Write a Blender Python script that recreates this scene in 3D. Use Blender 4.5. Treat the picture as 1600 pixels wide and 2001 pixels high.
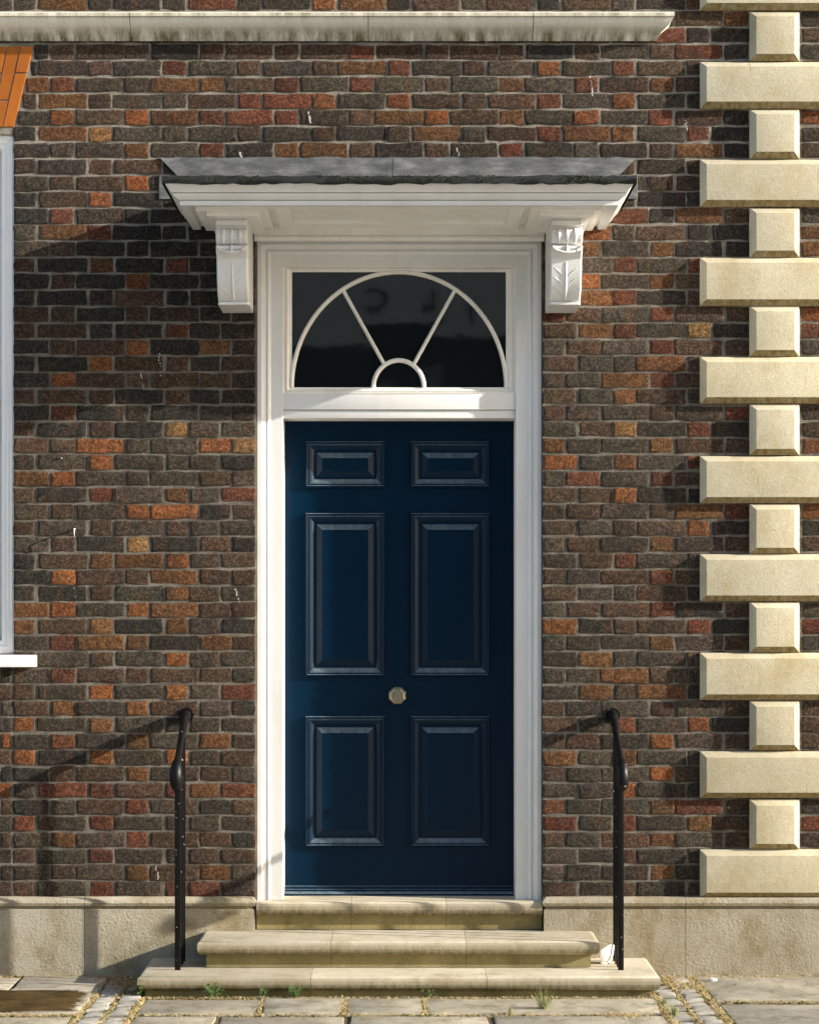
import bpy, bmesh, math, random
from mathutils import Vector, Matrix

for o in list(bpy.data.objects):
    bpy.data.objects.remove(o, do_unlink=True)
scene = bpy.context.scene
C = scene.collection
R = math.radians

# ------------------------------------------------------------------ camera
S = 430.0            # photo pixels per metre on the wall face
CX, CY = 780.0, 1200.0
D = 9.0
GY = 1905.0
HC = (GY - CY) / S
cam_d = bpy.data.cameras.new('camera')
cam = bpy.data.objects.new('camera', cam_d)
C.objects.link(cam)
cam.location = (0, -D, HC)
cam.rotation_euler = (R(90), 0, 0)
cam_d.sensor_fit = 'HORIZONTAL'
cam_d.sensor_width = 36.0
cam_d.lens = 36.0 * D / (1600.0 / S)
cam_d.shift_x = (800 - CX) / 1600.0
cam_d.shift_y = (CY - 1000.5) / 1600.0
cam_d.clip_start = 0.1
cam_d.clip_end = 2000
scene.camera = cam

# ------------------------------------------------------------------ sky and sun
TO_SUN = Vector((5.2, -1.0, 1.82)).normalized()
SUN_EL = math.asin(TO_SUN.z)
SUN_ROT = math.atan2(TO_SUN.x, TO_SUN.y)
world = bpy.data.worlds.new('World')
scene.world = world
world.use_nodes = True
wn = world.node_tree
bg = wn.nodes['Background']
sky = wn.nodes.new('ShaderNodeTexSky')
sky.sky_type = 'NISHITA'
sky.sun_disc = False
sky.sun_elevation = SUN_EL
sky.sun_rotation = SUN_ROT
sky.dust_density = 2.0
sky.ozone_density = 1.0
wn.links.new(sky.outputs[0], bg.inputs[0])
bg.inputs[1].default_value = 0.105
sun_d = bpy.data.lights.new('sun', 'SUN')
sun_d.energy = 5.0
sun_d.angle = R(0.55)
sun_d.color = (1.0, 0.925, 0.81)
sun = bpy.data.objects.new('sun', sun_d)
C.objects.link(sun)
sun.rotation_euler = (-TO_SUN).to_track_quat('-Z', 'Y').to_euler()
sun.location = (8, -4, 8)
vs = scene.view_settings
vs.view_transform = 'Standard'
vs.look = 'None'
vs.gamma = 1.0
vs.use_curve_mapping = False
vs.exposure = 1.36

# ------------------------------------------------------------------ helpers
def X(px, d=0.0):
    return (px - CX) / S * (D - d) / D
def Z(py, d=0.0):
    return HC + (CY - py) / S * (D - d) / D
def G(px, py):                       # a point of the ground
    dist = D * HC * S / (py - CY)
    return ((px - CX) / S * dist / D, dist - D)

def link(o, parent=None):
    C.objects.link(o)
    if parent is not None:
        o.parent = parent
    return o

class MB:
    def __init__(s):
        s.v = []; s.f = []; s.m = []; s.c = []
    def quad(s, *pts, mi=0):
        n = len(s.v); s.v += [tuple(p) for p in pts]; s.f.append(tuple(range(n, n + len(pts)))); s.m.append(mi)
    def box(s, x0, x1, y0, y1, z0, z1, mi=0):
        n = len(s.v)
        s.v += [(x0,y0,z0),(x1,y0,z0),(x1,y1,z0),(x0,y1,z0),(x0,y0,z1),(x1,y0,z1),(x1,y1,z1),(x0,y1,z1)]
        for f in ((0,3,2,1),(4,5,6,7),(0,1,5,4),(1,2,6,5),(2,3,7,6),(3,0,4,7)):
            s.f.append(tuple(n + i for i in f)); s.m.append(mi)
    def rings(s, rings, closed=True, cap0=False, cap1=False, mi=0, flip=False, mis=None):
        n = len(s.v); k = len(rings[0])
        for r in rings: s.v += [tuple(p) for p in r]
        for i in range(len(rings) - 1):
            for j in range(k if closed else k - 1):
                a = n + i*k + j; b = n + i*k + (j+1) % k
                f = (a, b, b + k, a + k)
                s.f.append(f[::-1] if flip else f); s.m.append(mis[i] if mis else mi)
        if cap0: s.f.append(tuple(n + j for j in range(k))); s.m.append(mi)
        if cap1:
            b = n + (len(rings)-1)*k
            s.f.append(tuple(b + j for j in range(k))[::-1]); s.m.append(mis[-1] if mis else mi)
    def tube(s, path, r, seg=8, sx=1.0, mi=0):
        rings = []
        for i, p in enumerate(path):
            p = Vector(p)
            a = Vector(path[max(i-1, 0)]); b = Vector(path[min(i+1, len(path)-1)])
            t = (b - a).normalized()
            side = Vector((1,0,0)) if abs(t.x) < 0.9 else Vector((0,1,0))
            u = (side - t * side.dot(t)).normalized(); w = t.cross(u)
            rr = r[i] if isinstance(r, (list, tuple)) else r
            rings.append([p + u * (rr * sx * math.cos(2*math.pi*k/seg)) + w * (rr * math.sin(2*math.pi*k/seg)) for k in range(seg)])
        s.rings(rings, True, True, True, mi=mi)
    def build(s, name, mats, parent=None, smooth=None, bevel=None, col=None, recalc=True):
        me = bpy.data.meshes.new(name)
        me.from_pydata(s.v, [], s.f)
        if not isinstance(mats, (list, tuple)): mats = [mats]
        for m in mats: me.materials.append(m)
        if len(mats) > 1: me.polygons.foreach_set('material_index', s.m)
        if recalc:
            bm = bmesh.new(); bm.from_mesh(me)
            if recalc != 'keep': bmesh.ops.remove_doubles(bm, verts=bm.verts, dist=1e-6)
            bmesh.ops.recalc_face_normals(bm, faces=bm.faces)
            if bevel:
                es = [e for e in bm.edges if len(e.link_faces) == 2 and e.calc_face_angle(0) > R(35)]
                bmesh.ops.bevel(bm, geom=es, offset=bevel, segments=2, profile=0.6, affect='EDGES', clamp_overlap=True)
            bm.to_mesh(me); bm.free()
        if smooth is not None:
            for p in me.polygons: p.use_smooth = True
            me.set_sharp_from_angle(angle=R(smooth))
        if col is not None:
            a = me.color_attributes.new('Col', 'FLOAT_COLOR', 'POINT')
            if len(col) == 3:
                for d in a.data: d.color = (*col, 1)
            else:
                for d, c in zip(a.data, col[3]): d.color = (*col[:3], c)
        me.update()
        return link(bpy.data.objects.new(name, me), parent)

def rect_rings(x0, x1, z0, z1, prof, y):
    """closed rectangular rings in a wall plane, prof = (inset, y offset)"""
    return [[(x0+u, y+dy, z0+u), (x1-u, y+dy, z0+u), (x1-u, y+dy, z1-u), (x0+u, y+dy, z1-u)] for u, dy in prof]

def empty(name, loc=(0,0,0)):
    o = bpy.data.objects.new(name, None); o.location = loc; o.empty_display_size = 0.1
    C.objects.link(o); return o
def tag(o, label=None, cat=None, group=None, kind=None):
    if label: o['label'] = label
    if cat: o['category'] = cat
    if group: o['group'] = group
    if kind: o['kind'] = kind
    return o

# ------------------------------------------------------------------ materials
def nodes(name):
    m = bpy.data.materials.new(name); m.use_nodes = True
    nt = m.node_tree
    return m, nt, nt.nodes['Principled BSDF']
def N(nt, t, **kw):
    n = nt.nodes.new(t)
    for k, v in kw.items(): setattr(n, k, v)
    return n
def noise(nt, vec, scale, detail=6, rough=0.6):
    n = N(nt, 'ShaderNodeTexNoise'); n.inputs['Scale'].default_value = scale
    n.inputs['Detail'].default_value = detail; n.inputs['Roughness'].default_value = rough
    nt.links.new(vec, n.inputs['Vector']); return n.outputs['Fac']
def ramp(nt, fac, stops):
    r = N(nt, 'ShaderNodeValToRGB')
    el = r.color_ramp.elements
    while len(el) < len(stops): el.new(0.5)
    for e, (p, c) in zip(el, stops):
        e.position = p; e.color = (*c, 1) if len(c) == 3 else c
    nt.links.new(fac, r.inputs[0]); return r.outputs[0]
def mix(nt, fac, a, b, mode='MIX'):
    m = N(nt, 'ShaderNodeMix', data_type='RGBA', blend_type=mode)
    for sock, v in ((m.inputs[0], fac), (m.inputs[6], a), (m.inputs[7], b)):
        if hasattr(v, 'is_output') or isinstance(v, bpy.types.NodeSocket): nt.links.new(v, sock)
        elif isinstance(v, (int, float)): sock.default_value = v
        else: sock.default_value = (*v, 1)
    return m.outputs[2]
def bump(nt, bsdf, hs, dist):
    """hs: list of (height socket, strength)"""
    prev = None
    for h, st in hs:
        b = N(nt, 'ShaderNodeBump'); b.inputs['Strength'].default_value = st; b.inputs['Distance'].default_value = dist
        nt.links.new(h, b.inputs['Height'])
        if prev: nt.links.new(prev, b.inputs['Normal'])
        prev = b.outputs[0]
    nt.links.new(prev, bsdf.inputs['Normal'])
def coords(nt, kind='Object', scale=None):
    t = N(nt, 'ShaderNodeTexCoord'); v = t.outputs[kind]
    if scale:
        mp = N(nt, 'ShaderNodeMapping'); mp.inputs['Scale'].default_value = scale
        nt.links.new(v, mp.inputs[0]); v = mp.outputs[0]
    return v

def G3(v): return (v, v, v)

def make_brick():
    m, nt, b = nodes('brick_clay')
    co = coords(nt)
    at = N(nt, 'ShaderNodeAttribute', attribute_name='Col').outputs['Color']
    big = noise(nt, co, 7, 4, 0.6)
    med = noise(nt, co, 34, 6, 0.7)
    grn = noise(nt, co, 105, 5, 0.78)
    fin = noise(nt, co, 420, 3, 0.7)
    c1 = mix(nt, ramp(nt, big, [(0.35, G3(0)), (0.7, G3(0.8))]), at, mix(nt, 0.65, at, (0.040, 0.036, 0.031)))
    c2 = mix(nt, ramp(nt, noise(nt, coords(nt, 'Object', (1.3, 1, 0.5)), 10, 3, 0.5), [(0.54, G3(0)), (0.70, G3(0.35))]), c1, (0.12, 0.055, 0.024))
    c3 = mix(nt, 1.0, c2, ramp(nt, med, [(0.25, G3(0.55)), (0.5, G3(1.0)), (0.75, G3(1.45))]), 'MULTIPLY')
    c4 = mix(nt, 1.0, c3, ramp(nt, grn, [(0.30, G3(0.20)), (0.5, G3(0.9)), (0.68, G3(2.4))]), 'MULTIPLY')
    # mortar smears and pale dust
    c5 = mix(nt, ramp(nt, noise(nt, co, 22, 8, 0.8), [(0.60, G3(0)), (0.8, G3(0.55))]), c4, (0.17, 0.15, 0.125))
    al = N(nt, 'ShaderNodeAttribute', attribute_name='Col').outputs['Alpha']
    mm = N(nt, 'ShaderNodeMath', operation='MULTIPLY'); nt.links.new(al, mm.inputs[0]); nt.links.new(noise(nt, co, 45, 6, 0.7), mm.inputs[1])
    c5 = mix(nt, ramp(nt, mm.outputs[0], [(0.43, G3(0)), (0.60, G3(0.7))]), c5, (0.12, 0.104, 0.08))
    nt.links.new(c5, b.inputs['Base Color'])
    b.inputs['Roughness'].default_value = 0.95
    b.inputs['Specular IOR Level'].default_value = 0.10
    bump(nt, b, [(med, 0.6), (grn, 1.0), (fin, 0.4)], 0.009)
    return m
def make_mortar():
    m, nt, b = nodes('lime_mortar')
    co = coords(nt)
    n1 = noise(nt, co, 11, 7, 0.7); n2 = noise(nt, co, 110, 6, 0.75)
    sz_ = N(nt, 'ShaderNodeSeparateXYZ'); nt.links.new(co, sz_.inputs[0])
    up = N(nt, 'ShaderNodeMapRange'); nt.links.new(sz_.outputs[2], up.inputs[0]); up.inputs[1].default_value = 2.9; up.inputs[2].default_value = 3.7
    msk = ramp(nt, n1, [(0.35, G3(0)), (0.7, G3(1))])
    old = mix(nt, msk, (0.068, 0.062, 0.052), (0.225, 0.203, 0.168))
    new = mix(nt, msk, (0.11, 0.10, 0.084), (0.33, 0.30, 0.25))          # the top courses were repointed in paler lime
    c = mix(nt, up.outputs[0], old, new)
    c = mix(nt, 1.0, c, ramp(nt, n2, [(0.25, G3(0.5)), (0.75, G3(1.5))]), 'MULTIPLY')
    nt.links.new(c, b.inputs['Base Color']); b.inputs['Roughness'].default_value = 0.97
    b.inputs['Specular IOR Level'].default_value = 0.1
    bump(nt, b, [(n2, 1.0)], 0.008)
    return m
def make_stone(name, c0, c1, stain=None, stain_amt=0.0, pits=0.5, bump_d=0.003, scale=1.0, coarse=0.35):
    m, nt, b = nodes(name)
    co = coords(nt)
    n1 = noise(nt, co, 3.2 * scale, 6, 0.65); n2 = noise(nt, co, 210, 4, 0.7); n3 = noise(nt, co, 55 * scale, 6, 0.7)
    c = mix(nt, ramp(nt, n1, [(0.3, G3(0)), (0.7, G3(1))]), c0, c1)
    c = mix(nt, 1.0, c, ramp(nt, n2, [(0.3, G3(0.78)), (0.7, G3(1.16))]), 'MULTIPLY')
    oi = N(nt, 'ShaderNodeObjectInfo')          # every stone comes out of the quarry a little different
    c = mix(nt, 1.0, c, ramp(nt, oi.outputs['Random'], [(0.0, (0.86, 0.85, 0.82)), (0.5, (1.0, 1.0, 1.0)), (1.0, (1.08, 1.06, 1.0))]), 'MULTIPLY')
    if pits:
        c = mix(nt, ramp(nt, n3, [(0.30, G3(pits)), (0.38, G3(0))]), c, (0.10, 0.085, 0.055))
    if name.startswith('quoin'):
        nv_ = noise(nt, coords(nt, 'Object', (14, 3, 0.9)), 3.0, 3, 0.5)
        c = mix(nt, ramp(nt, nv_, [(0.71, G3(0)), (0.76, G3(0.55))]), c, (0.26, 0.17, 0.06))
    if stain:
        ns = noise(nt, coords(nt, 'Object', (1.0, 1.0, 0.7)), 5.5 * scale, 7, 0.72)
        c = mix(nt, ramp(nt, ns, [(0.48, G3(0)), (0.70, G3(stain_amt))]), c, stain)
    nt.links.new(c, b.inputs['Base Color']); b.inputs['Roughness'].default_value = 0.9
    b.inputs['Specular IOR Level'].default_value = 0.2
    bump(nt, b, [(n3, coarse), (n2, 0.5)], bump_d)
    return m
def make_paint(name, col, dirt, rough=0.38, dirt_amt=0.25, spec=0.5, bump_s=0.05):
    m, nt, b = nodes(name)
    co = coords(nt)
    n1 = noise(nt, coords(nt, 'Object', (1, 1, 0.35)), 7, 7, 0.7); n2 = noise(nt, co, 160, 3); n3 = noise(nt, co, 22, 6, 0.75)
    c = mix(nt, ramp(nt, n1, [(0.45, G3(0)), (0.75, G3(dirt_amt))]), col, dirt)
    c = mix(nt, ramp(nt, n3, [(0.70, G3(0)), (0.76, G3(dirt_amt * 1.5))]), c, dirt)
    nt.links.new(c, b.inputs['Base Color'])
    rr = N(nt, 'ShaderNodeMapRange'); nt.links.new(n3, rr.inputs[0])
    rr.inputs[3].default_value = rough - 0.1; rr.inputs[4].default_value = rough + 0.14
    nt.links.new(rr.outputs[0], b.inputs['Roughness'])
    b.inputs['Specular IOR Level'].default_value = spec
    bump(nt, b, [(n3, bump_s), (n2, bump_s * 0.6)], 0.002)
    return m
def make_cornice():
    m, nt, b = nodes('weathered_cornice_stone')
    co = coords(nt)
    n1 = noise(nt, coords(nt, 'Object', (9, 4, 1.6)), 2.2, 6, 0.7)
    n2 = noise(nt, co, 160, 4, 0.7)
    n4 = noise(nt, co, 2.5, 5)
    zz = N(nt, 'ShaderNodeSeparateXYZ'); nt.links.new(co, zz.inputs[0])
    g = N(nt, 'ShaderNodeMapRange'); nt.links.new(zz.outputs[2], g.inputs[0])
    g.inputs[1].default_value = Z(82); g.inputs[2].default_value = Z(22)
    edge = ramp(nt, g.outputs[0], [(0.0, G3(1.0)), (0.22, G3(0.85)), (0.42, G3(0.15)), (0.58, G3(0.15)), (0.76, G3(0.8)), (0.81, G3(0.0))])
    base = mix(nt, n4, (0.66, 0.62, 0.52), (0.78, 0.74, 0.64))
    ad = N(nt, 'ShaderNodeMath', operation='MULTIPLY_ADD'); nt.links.new(n1, ad.inputs[0])
    ad.inputs[1].default_value = 3.2; ad.inputs[2].default_value = -1.0; ad.use_clamp = True
    am = mix(nt, 1.0, edge, ad.outputs[0], 'MULTIPLY')
    c = mix(nt, am, base, (0.085, 0.075, 0.015))
    c = mix(nt, 1.0, c, ramp(nt, n2, [(0.3, G3(0.8)), (0.7, G3(1.15))]), 'MULTIPLY')
    nt.links.new(c, b.inputs['Base Color']); b.inputs['Roughness'].default_value = 0.92
    b.inputs['Specular IOR Level'].default_value = 0.2
    bump(nt, b, [(n2, 0.3)], 0.002)
    return m
def make_plain(name, col, rough=0.6, metal=0.0, var=0.3, scale=30, bs=0.2, spec=0.5):
    m, nt, b = nodes(name)
    n = noise(nt, coords(nt), scale, 6, 0.7)
    c = mix(nt, 1.0, col, ramp(nt, n, [(0.25, G3(1 - var)), (0.75, G3(1 + var))]), 'MULTIPLY')
    nt.links.new(c, b.inputs['Base Color']); b.inputs['Roughness'].default_value = rough
    b.inputs['Metallic'].default_value = metal; b.inputs['Specular IOR Level'].default_value = spec
    if bs: bump(nt, b, [(n, bs)], 0.002)
    return m
def make_iron():
    m, nt, b = nodes('chipped_black_paint')
    co = coords(nt)
    n = noise(nt, co, 55, 5, 0.65); f = noise(nt, co, 240, 3)
    c = mix(nt, ramp(nt, f, [(0.3, G3(0)), (0.8, G3(0.4))]), (0.0025, 0.0025, 0.003), (0.009, 0.009, 0.009))
    msk = ramp(nt, n, [(0.665, G3(0)), (0.68, G3(1))])
    c = mix(nt, msk, c, (0.55, 0.54, 0.5))
    nt.links.new(c, b.inputs['Base Color'])
    rg = N(nt, 'ShaderNodeMapRange'); nt.links.new(f, rg.inputs[0]); rg.inputs[3].default_value = 0.25; rg.inputs[4].default_value = 0.6
    nt.links.new(rg.outputs[0], b.inputs['Roughness'])
    b.inputs['Specular IOR Level'].default_value = 0.2
    bump(nt, b, [(n, 0.3), (f, 0.2)], 0.002)
    return m
def make_lead():
    m, nt, b = nodes('weathered_lead')
    co = coords(nt, 'Object', (1, 1, 3))
    n = noise(nt, co, 8, 7, 0.7); f = noise(nt, co, 60, 5, 0.7)
    c = ramp(nt, n, [(0.25, (0.05, 0.052, 0.052)), (0.5, (0.13, 0.132, 0.13)), (0.75, (0.28, 0.28, 0.272))])
    c = mix(nt, ramp(nt, f, [(0.66, G3(0)), (0.78, G3(0.7))]), c, (0.6, 0.6, 0.57))
    nt.links.new(c, b.inputs['Base Color']); b.inputs['Roughness'].default_value = 0.55
    b.inputs['Metallic'].default_value = 0.25
    bump(nt, b, [(n, 0.35), (f, 0.15)], 0.006)
    return m
def make_glass():
    m, nt, b = nodes('dark_window_glass')
    n = noise(nt, coords(nt), 5, 2)
    b.inputs['Base Color'].default_value = (0.004, 0.006, 0.007, 1)
    b.inputs['Roughness'].default_value = 0.03
    b.inputs['IOR'].default_value = 1.68
    bump(nt, b, [(n, 0.03)], 0.01)
    return m
def make_stained_slab():
    m, nt, b = nodes('brown_stained_slab')
    co = coords(nt)
    n = noise(nt, co, 6, 7, 0.7); f = noise(nt, co, 90, 5, 0.7); l = noise(nt, coords(nt, 'Object', (0.6, 2.2, 1)), 3.0, 7, 0.65)
    sx = N(nt, 'ShaderNodeSeparateXYZ'); nt.links.new(co, sx.inputs[0])
    ed = N(nt, 'ShaderNodeMapRange'); nt.links.new(sx.outputs[1], ed.inputs[0])
    ed.inputs[1].default_value = -0.95; ed.inputs[2].default_value = -0.70
    mm = N(nt, 'ShaderNodeMath', operation='MULTIPLY_ADD'); nt.links.new(l, mm.inputs[0]); mm.inputs[1].default_value = 0.9
    nt.links.new(ed.outputs[0], mm.inputs[2])
    eb = N(nt, 'ShaderNodeMapRange'); nt.links.new(sx.outputs[1], eb.inputs[0]); eb.inputs[1].default_value = -0.375; eb.inputs[2].default_value = -0.47
    ex = N(nt, 'ShaderNodeMapRange'); nt.links.new(sx.outputs[0], ex.inputs[0]); ex.inputs[1].default_value = -1.30; ex.inputs[2].default_value = -1.50
    e2 = N(nt, 'ShaderNodeMath', operation='MULTIPLY'); nt.links.new(eb.outputs[0], e2.inputs[0]); nt.links.new(ex.outputs[0], e2.inputs[1])
    e3 = N(nt, 'ShaderNodeMath', operation='MULTIPLY_ADD'); nt.links.new(noise(nt, co, 11, 6, 0.7), e3.inputs[0]); e3.inputs[1].default_value = 0.9; nt.links.new(e2.outputs[0], e3.inputs[2])
    msk = mix(nt, 1.0, ramp(nt, mm.outputs[0], [(0.62, G3(0)), (0.86, G3(1))]), ramp(nt, e3.outputs[0], [(0.55, G3(0)), (0.75, G3(1))]), 'MULTIPLY')
    br = mix(nt, ramp(nt, n, [(0.3, G3(0)), (0.7, G3(1))]), (0.014, 0.011, 0.005), (0.085, 0.055, 0.019))
    st = mix(nt, n, (0.30, 0.28, 0.23), (0.40, 0.37, 0.31))
    c = mix(nt, msk, st, br)
    c = mix(nt, 1.0, c, ramp(nt, f, [(0.25, G3(0.6)), (0.75, G3(1.4))]), 'MULTIPLY')
    nt.links.new(c, b.inputs['Base Color']); b.inputs['Roughness'].default_value = 0.9; b.inputs['Specular IOR Level'].default_value = 0.08
    bump(nt, b, [(f, 0.5)], 0.006)
    return m

M = {}
M['brick'] = make_brick()
M['mortar'] = make_mortar()
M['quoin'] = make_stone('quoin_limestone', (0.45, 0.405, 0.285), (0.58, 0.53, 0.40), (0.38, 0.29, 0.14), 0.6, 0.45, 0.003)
M['plinth'] = make_stone('plinth_limestone', (0.44, 0.39, 0.28), (0.60, 0.55, 0.45), (0.27, 0.21, 0.095), 0.8, 0.75, 0.026, 1.35, 0.9)
M['step'] = make_stone('step_sandstone', (0.40, 0.36, 0.28), (0.52, 0.47, 0.37), (0.20, 0.165, 0.075), 0.6, 0.3, 0.004)
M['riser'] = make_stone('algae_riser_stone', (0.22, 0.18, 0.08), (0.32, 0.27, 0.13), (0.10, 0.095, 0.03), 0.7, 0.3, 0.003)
M['slab'] = make_stone('yorkstone_slab', (0.25, 0.232, 0.188), (0.40, 0.37, 0.305), (0.12, 0.105, 0.06), 0.85, 0.5, 0.010, 1.6)
M['sett'] = make_stone('granite_sett', (0.28, 0.27, 0.25), (0.44, 0.42, 0.39), (0.16, 0.15, 0.10), 0.6, 0.4, 0.008, 2)
M['soil'] = make_stone('joint_soil', (0.05, 0.04, 0.025), (0.13, 0.11, 0.07), (0.05, 0.05, 0.02), 0.6, 0.5, 0.008, 2)
M['stained'] = make_stained_slab()
M['asphalt'] = make_plain('pale_road_surface', (0.40, 0.39, 0.365), 0.9, 0, 0.3, 60, 0.4)  # road out of view, made pale to bounce light up under the canopy
M['cornice'] = make_cornice()
M['white'] = make_paint('white_gloss_paint', (0.68, 0.68, 0.672), (0.46, 0.445, 0.39), 0.42, 0.35)
M['cream'] = make_paint('aged_white_paint', (0.82, 0.80, 0.75), (0.56, 0.52, 0.42), 0.45, 0.45)
M['blue'] = make_paint('navy_gloss_paint', (0.0003, 0.0112, 0.0285), (0.012, 0.028, 0.042), 0.30, 0.05, 0.14, 0.06)
def tint_by_tilt(m, col, lo, hi, amt):      # tints faces by tilt: dust and highlight on ledges, algae on a nosing's damp lower side
    nt = m.node_tree; b = nt.nodes['Principled BSDF']
    src = b.inputs['Base Color'].links[0].from_socket
    g = N(nt, 'ShaderNodeNewGeometry'); sp_ = N(nt, 'ShaderNodeSeparateXYZ'); nt.links.new(g.outputs['True Normal'], sp_.inputs[0])
    mr = N(nt, 'ShaderNodeMapRange'); nt.links.new(sp_.outputs[2], mr.inputs[0]); mr.inputs[1].default_value = lo; mr.inputs[2].default_value = hi
    n = noise(nt, coords(nt, 'Object', (1, 1, 0.3)), 45, 6, 0.7)
    mu = N(nt, 'ShaderNodeMath', operation='MULTIPLY'); nt.links.new(mr.outputs[0], mu.inputs[0]); nt.links.new(ramp(nt, n, [(0.25, G3(0.25)), (0.65, G3(amt))]), mu.inputs[1])
    nt.links.new(mix(nt, mu.outputs[0], src, col), b.inputs['Base Color'])
tint_by_tilt(M['step'], (0.13, 0.105, 0.035), 0.42, -0.4, 1.0)
tint_by_tilt(M['quoin'], (0.19, 0.125, 0.025), -0.15, -0.5, 1.0)  # darker ochre on the down-facing chamfers
tint_by_tilt(M['plinth'], (0.26, 0.19, 0.07), 0.0, -0.6, 0.8)  # browner on the down-facing side of the moulding
tint_by_tilt(M['blue'], (0.125, 0.165, 0.195), 0.15, 0.5, 1.0)  # pale dust with the sky highlight painted into it on up-facing bevels
M['iron'] = make_iron()
M['lead'] = make_lead()
M['darklead'] = make_plain('dark_lead_edge', (0.009, 0.011, 0.0105), 0.7, 0.1, 0.6, 40, 0.4)
M['glass'] = make_glass()
M['brass'] = make_plain('worn_brass', (0.30, 0.27, 0.19), 0.42, 0.85, 0.25, 50, 0.1)
M['rubbed'] = make_stone('rubbed_orange_brick', (0.32, 0.092, 0.014), (0.41, 0.135, 0.02), (0.25, 0.06, 0.014), 0.35, 0.6, 0.004, 3)
M['void'] = make_plain('dark_void', (0.006, 0.006, 0.006), 0.9, 0, 0.1, 10, 0)
M['moss'] = make_plain('moss', (0.026, 0.036, 0.008), 0.95, 0, 0.7, 50, 0.3, 0.1)
M['leaf'] = make_plain('weed_leaf', (0.07, 0.13, 0.03), 0.6, 0, 0.4, 60, 0)
M['grass'] = make_plain('grass_blade', (0.19, 0.20, 0.06), 0.7, 0, 0.5, 40, 0)
M['straw'] = make_plain('dry_straw', (0.44, 0.35, 0.17), 0.85, 0, 0.45, 45, 0)
M['rust'] = make_plain('dead_leaf', (0.28, 0.13, 0.04), 0.85, 0, 0.5, 45, 0)
M['plaster'] = make_stone('far_pale_render', (0.46, 0.46, 0.44), (0.56, 0.56, 0.53), None, 0, 0.2)
M['shop'] = make_plain('far_dark_shopfront', (0.02, 0.022, 0.025), 0.5, 0, 0.4, 8, 0)
M['china'] = make_paint('white_china', (0.72, 0.70, 0.68), (0.35, 0.22, 0.1), 0.3, 0.3)
M['dropping'] = make_plain('white_dropping', (0.50, 0.49, 0.46), 0.9, 0, 0.2, 90, 0.2)

# ================================================================== THE HOUSE
house = empty('brick_house', (0, 0, 0))
tag(house, 'dark brick house front with blue panelled door, white canopy and cream stone quoins', 'house')

OPX = 0.651                 # half width of the door opening
OPT = Z(467)                # its top
PLT = Z(1753)               # top of the plinth
WL, WR, WT = -4.2, 3.6, 5.8
WIN = (X(-452), X(27), Z(1278), Z(262))

# ---- wall: the mortar sheet with its two openings
w = MB()
def wall_rect(x0, x1, z0, z1): w.quad((x0,0,z0),(x1,0,z0),(x1,0,z1),(x0,0,z1))
wall_rect(WL, WIN[0], 0, WT)
wall_rect(WIN[0], WIN[1], 0, WIN[2]); wall_rect(WIN[0], WIN[1], WIN[3], WT)
wall_rect(WIN[1], -OPX, 0, WT)
wall_rect(-OPX, OPX, OPT, WT)
wall_rect(OPX, WR, 0, WT)
for xx in (-OPX, OPX, WIN[0], WIN[1]):
    zb, zt = (0, OPT) if abs(xx) == OPX else (WIN[2], WIN[3])
    w.quad((xx,0,zb),(xx,0.22,zb),(xx,0.22,zt),(xx,0,zt))
w.quad((-OPX,0,OPT),(OPX,0,OPT),(OPX,0.22,OPT),(-OPX,0.22,OPT))
w.quad((WIN[0],0,WIN[3]),(WIN[1],0,WIN[3]),(WIN[1],0.22,WIN[3]),(WIN[0],0.22,WIN[3]))
w.quad((WIN[0],0,WIN[2]),(WIN[1],0,WIN[2]),(WIN[1],0.22,WIN[2]),(WIN[0],0.22,WIN[2]))
w.quad((WL,0.35,0),(WR,0.35,0),(WR,0.35,WT),(WL,0.35,WT))
w.quad((WR,0,0),(WR,0.35,0),(WR,0.35,WT),(WR,0,WT))
w.quad((WL,0,0),(WL,0.35,0),(WL,0.35,WT),(WL,0,WT))
w.quad((WL,0,WT),(WR,0,WT),(WR,0.35,WT),(WL,0.35,WT))
wall = w.build('wall', M['mortar'], house, recalc=False)

# ---- bricks, course by course as the photograph shows them, canopy and quoin shadow included in the darkest code
PAL = {'K': (0.029, 0.0255, 0.0215), 'D': (0.040, 0.034, 0.0265), 'B': (0.055, 0.044, 0.033), 'M': (0.063, 0.040, 0.027),
       'R': (0.102, 0.038, 0.022), 'N': (0.108, 0.052, 0.023), 'O': (0.160, 0.060, 0.023), 'Y': (0.18, 0.098, 0.041)}
TOPROWS = {0: 'KM|MMKMMMMRMMMMKMBMRD', 1: '|BMDRBMDMNRBMBOBRMMD', 2: 'OR|BBNNMRBRBMBNBRMNMK', 3: 'M|NMBBMRROBOMMMRBOBKK',
           4: 'BO|MONRRRBMNOMNBOBRMK', 5: 'K|NYBBBMDMDMNDMRNNBRK', 6: 'DB|DNBRKNNMDMDRDBDMNK', 7: 'D|DMMDBMDKDMBDMDRMDMKK',
           8: 'DM|MODMDKMDBMDMKDBMMK', 9: 'K|MOKDMBDMKDMBDMBDKKK', 10: 'KR|BKKKMDBKDMBDBDRDNM', 11: 'B|NRKKKDMKDBMDKMOBMKK'}
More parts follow.
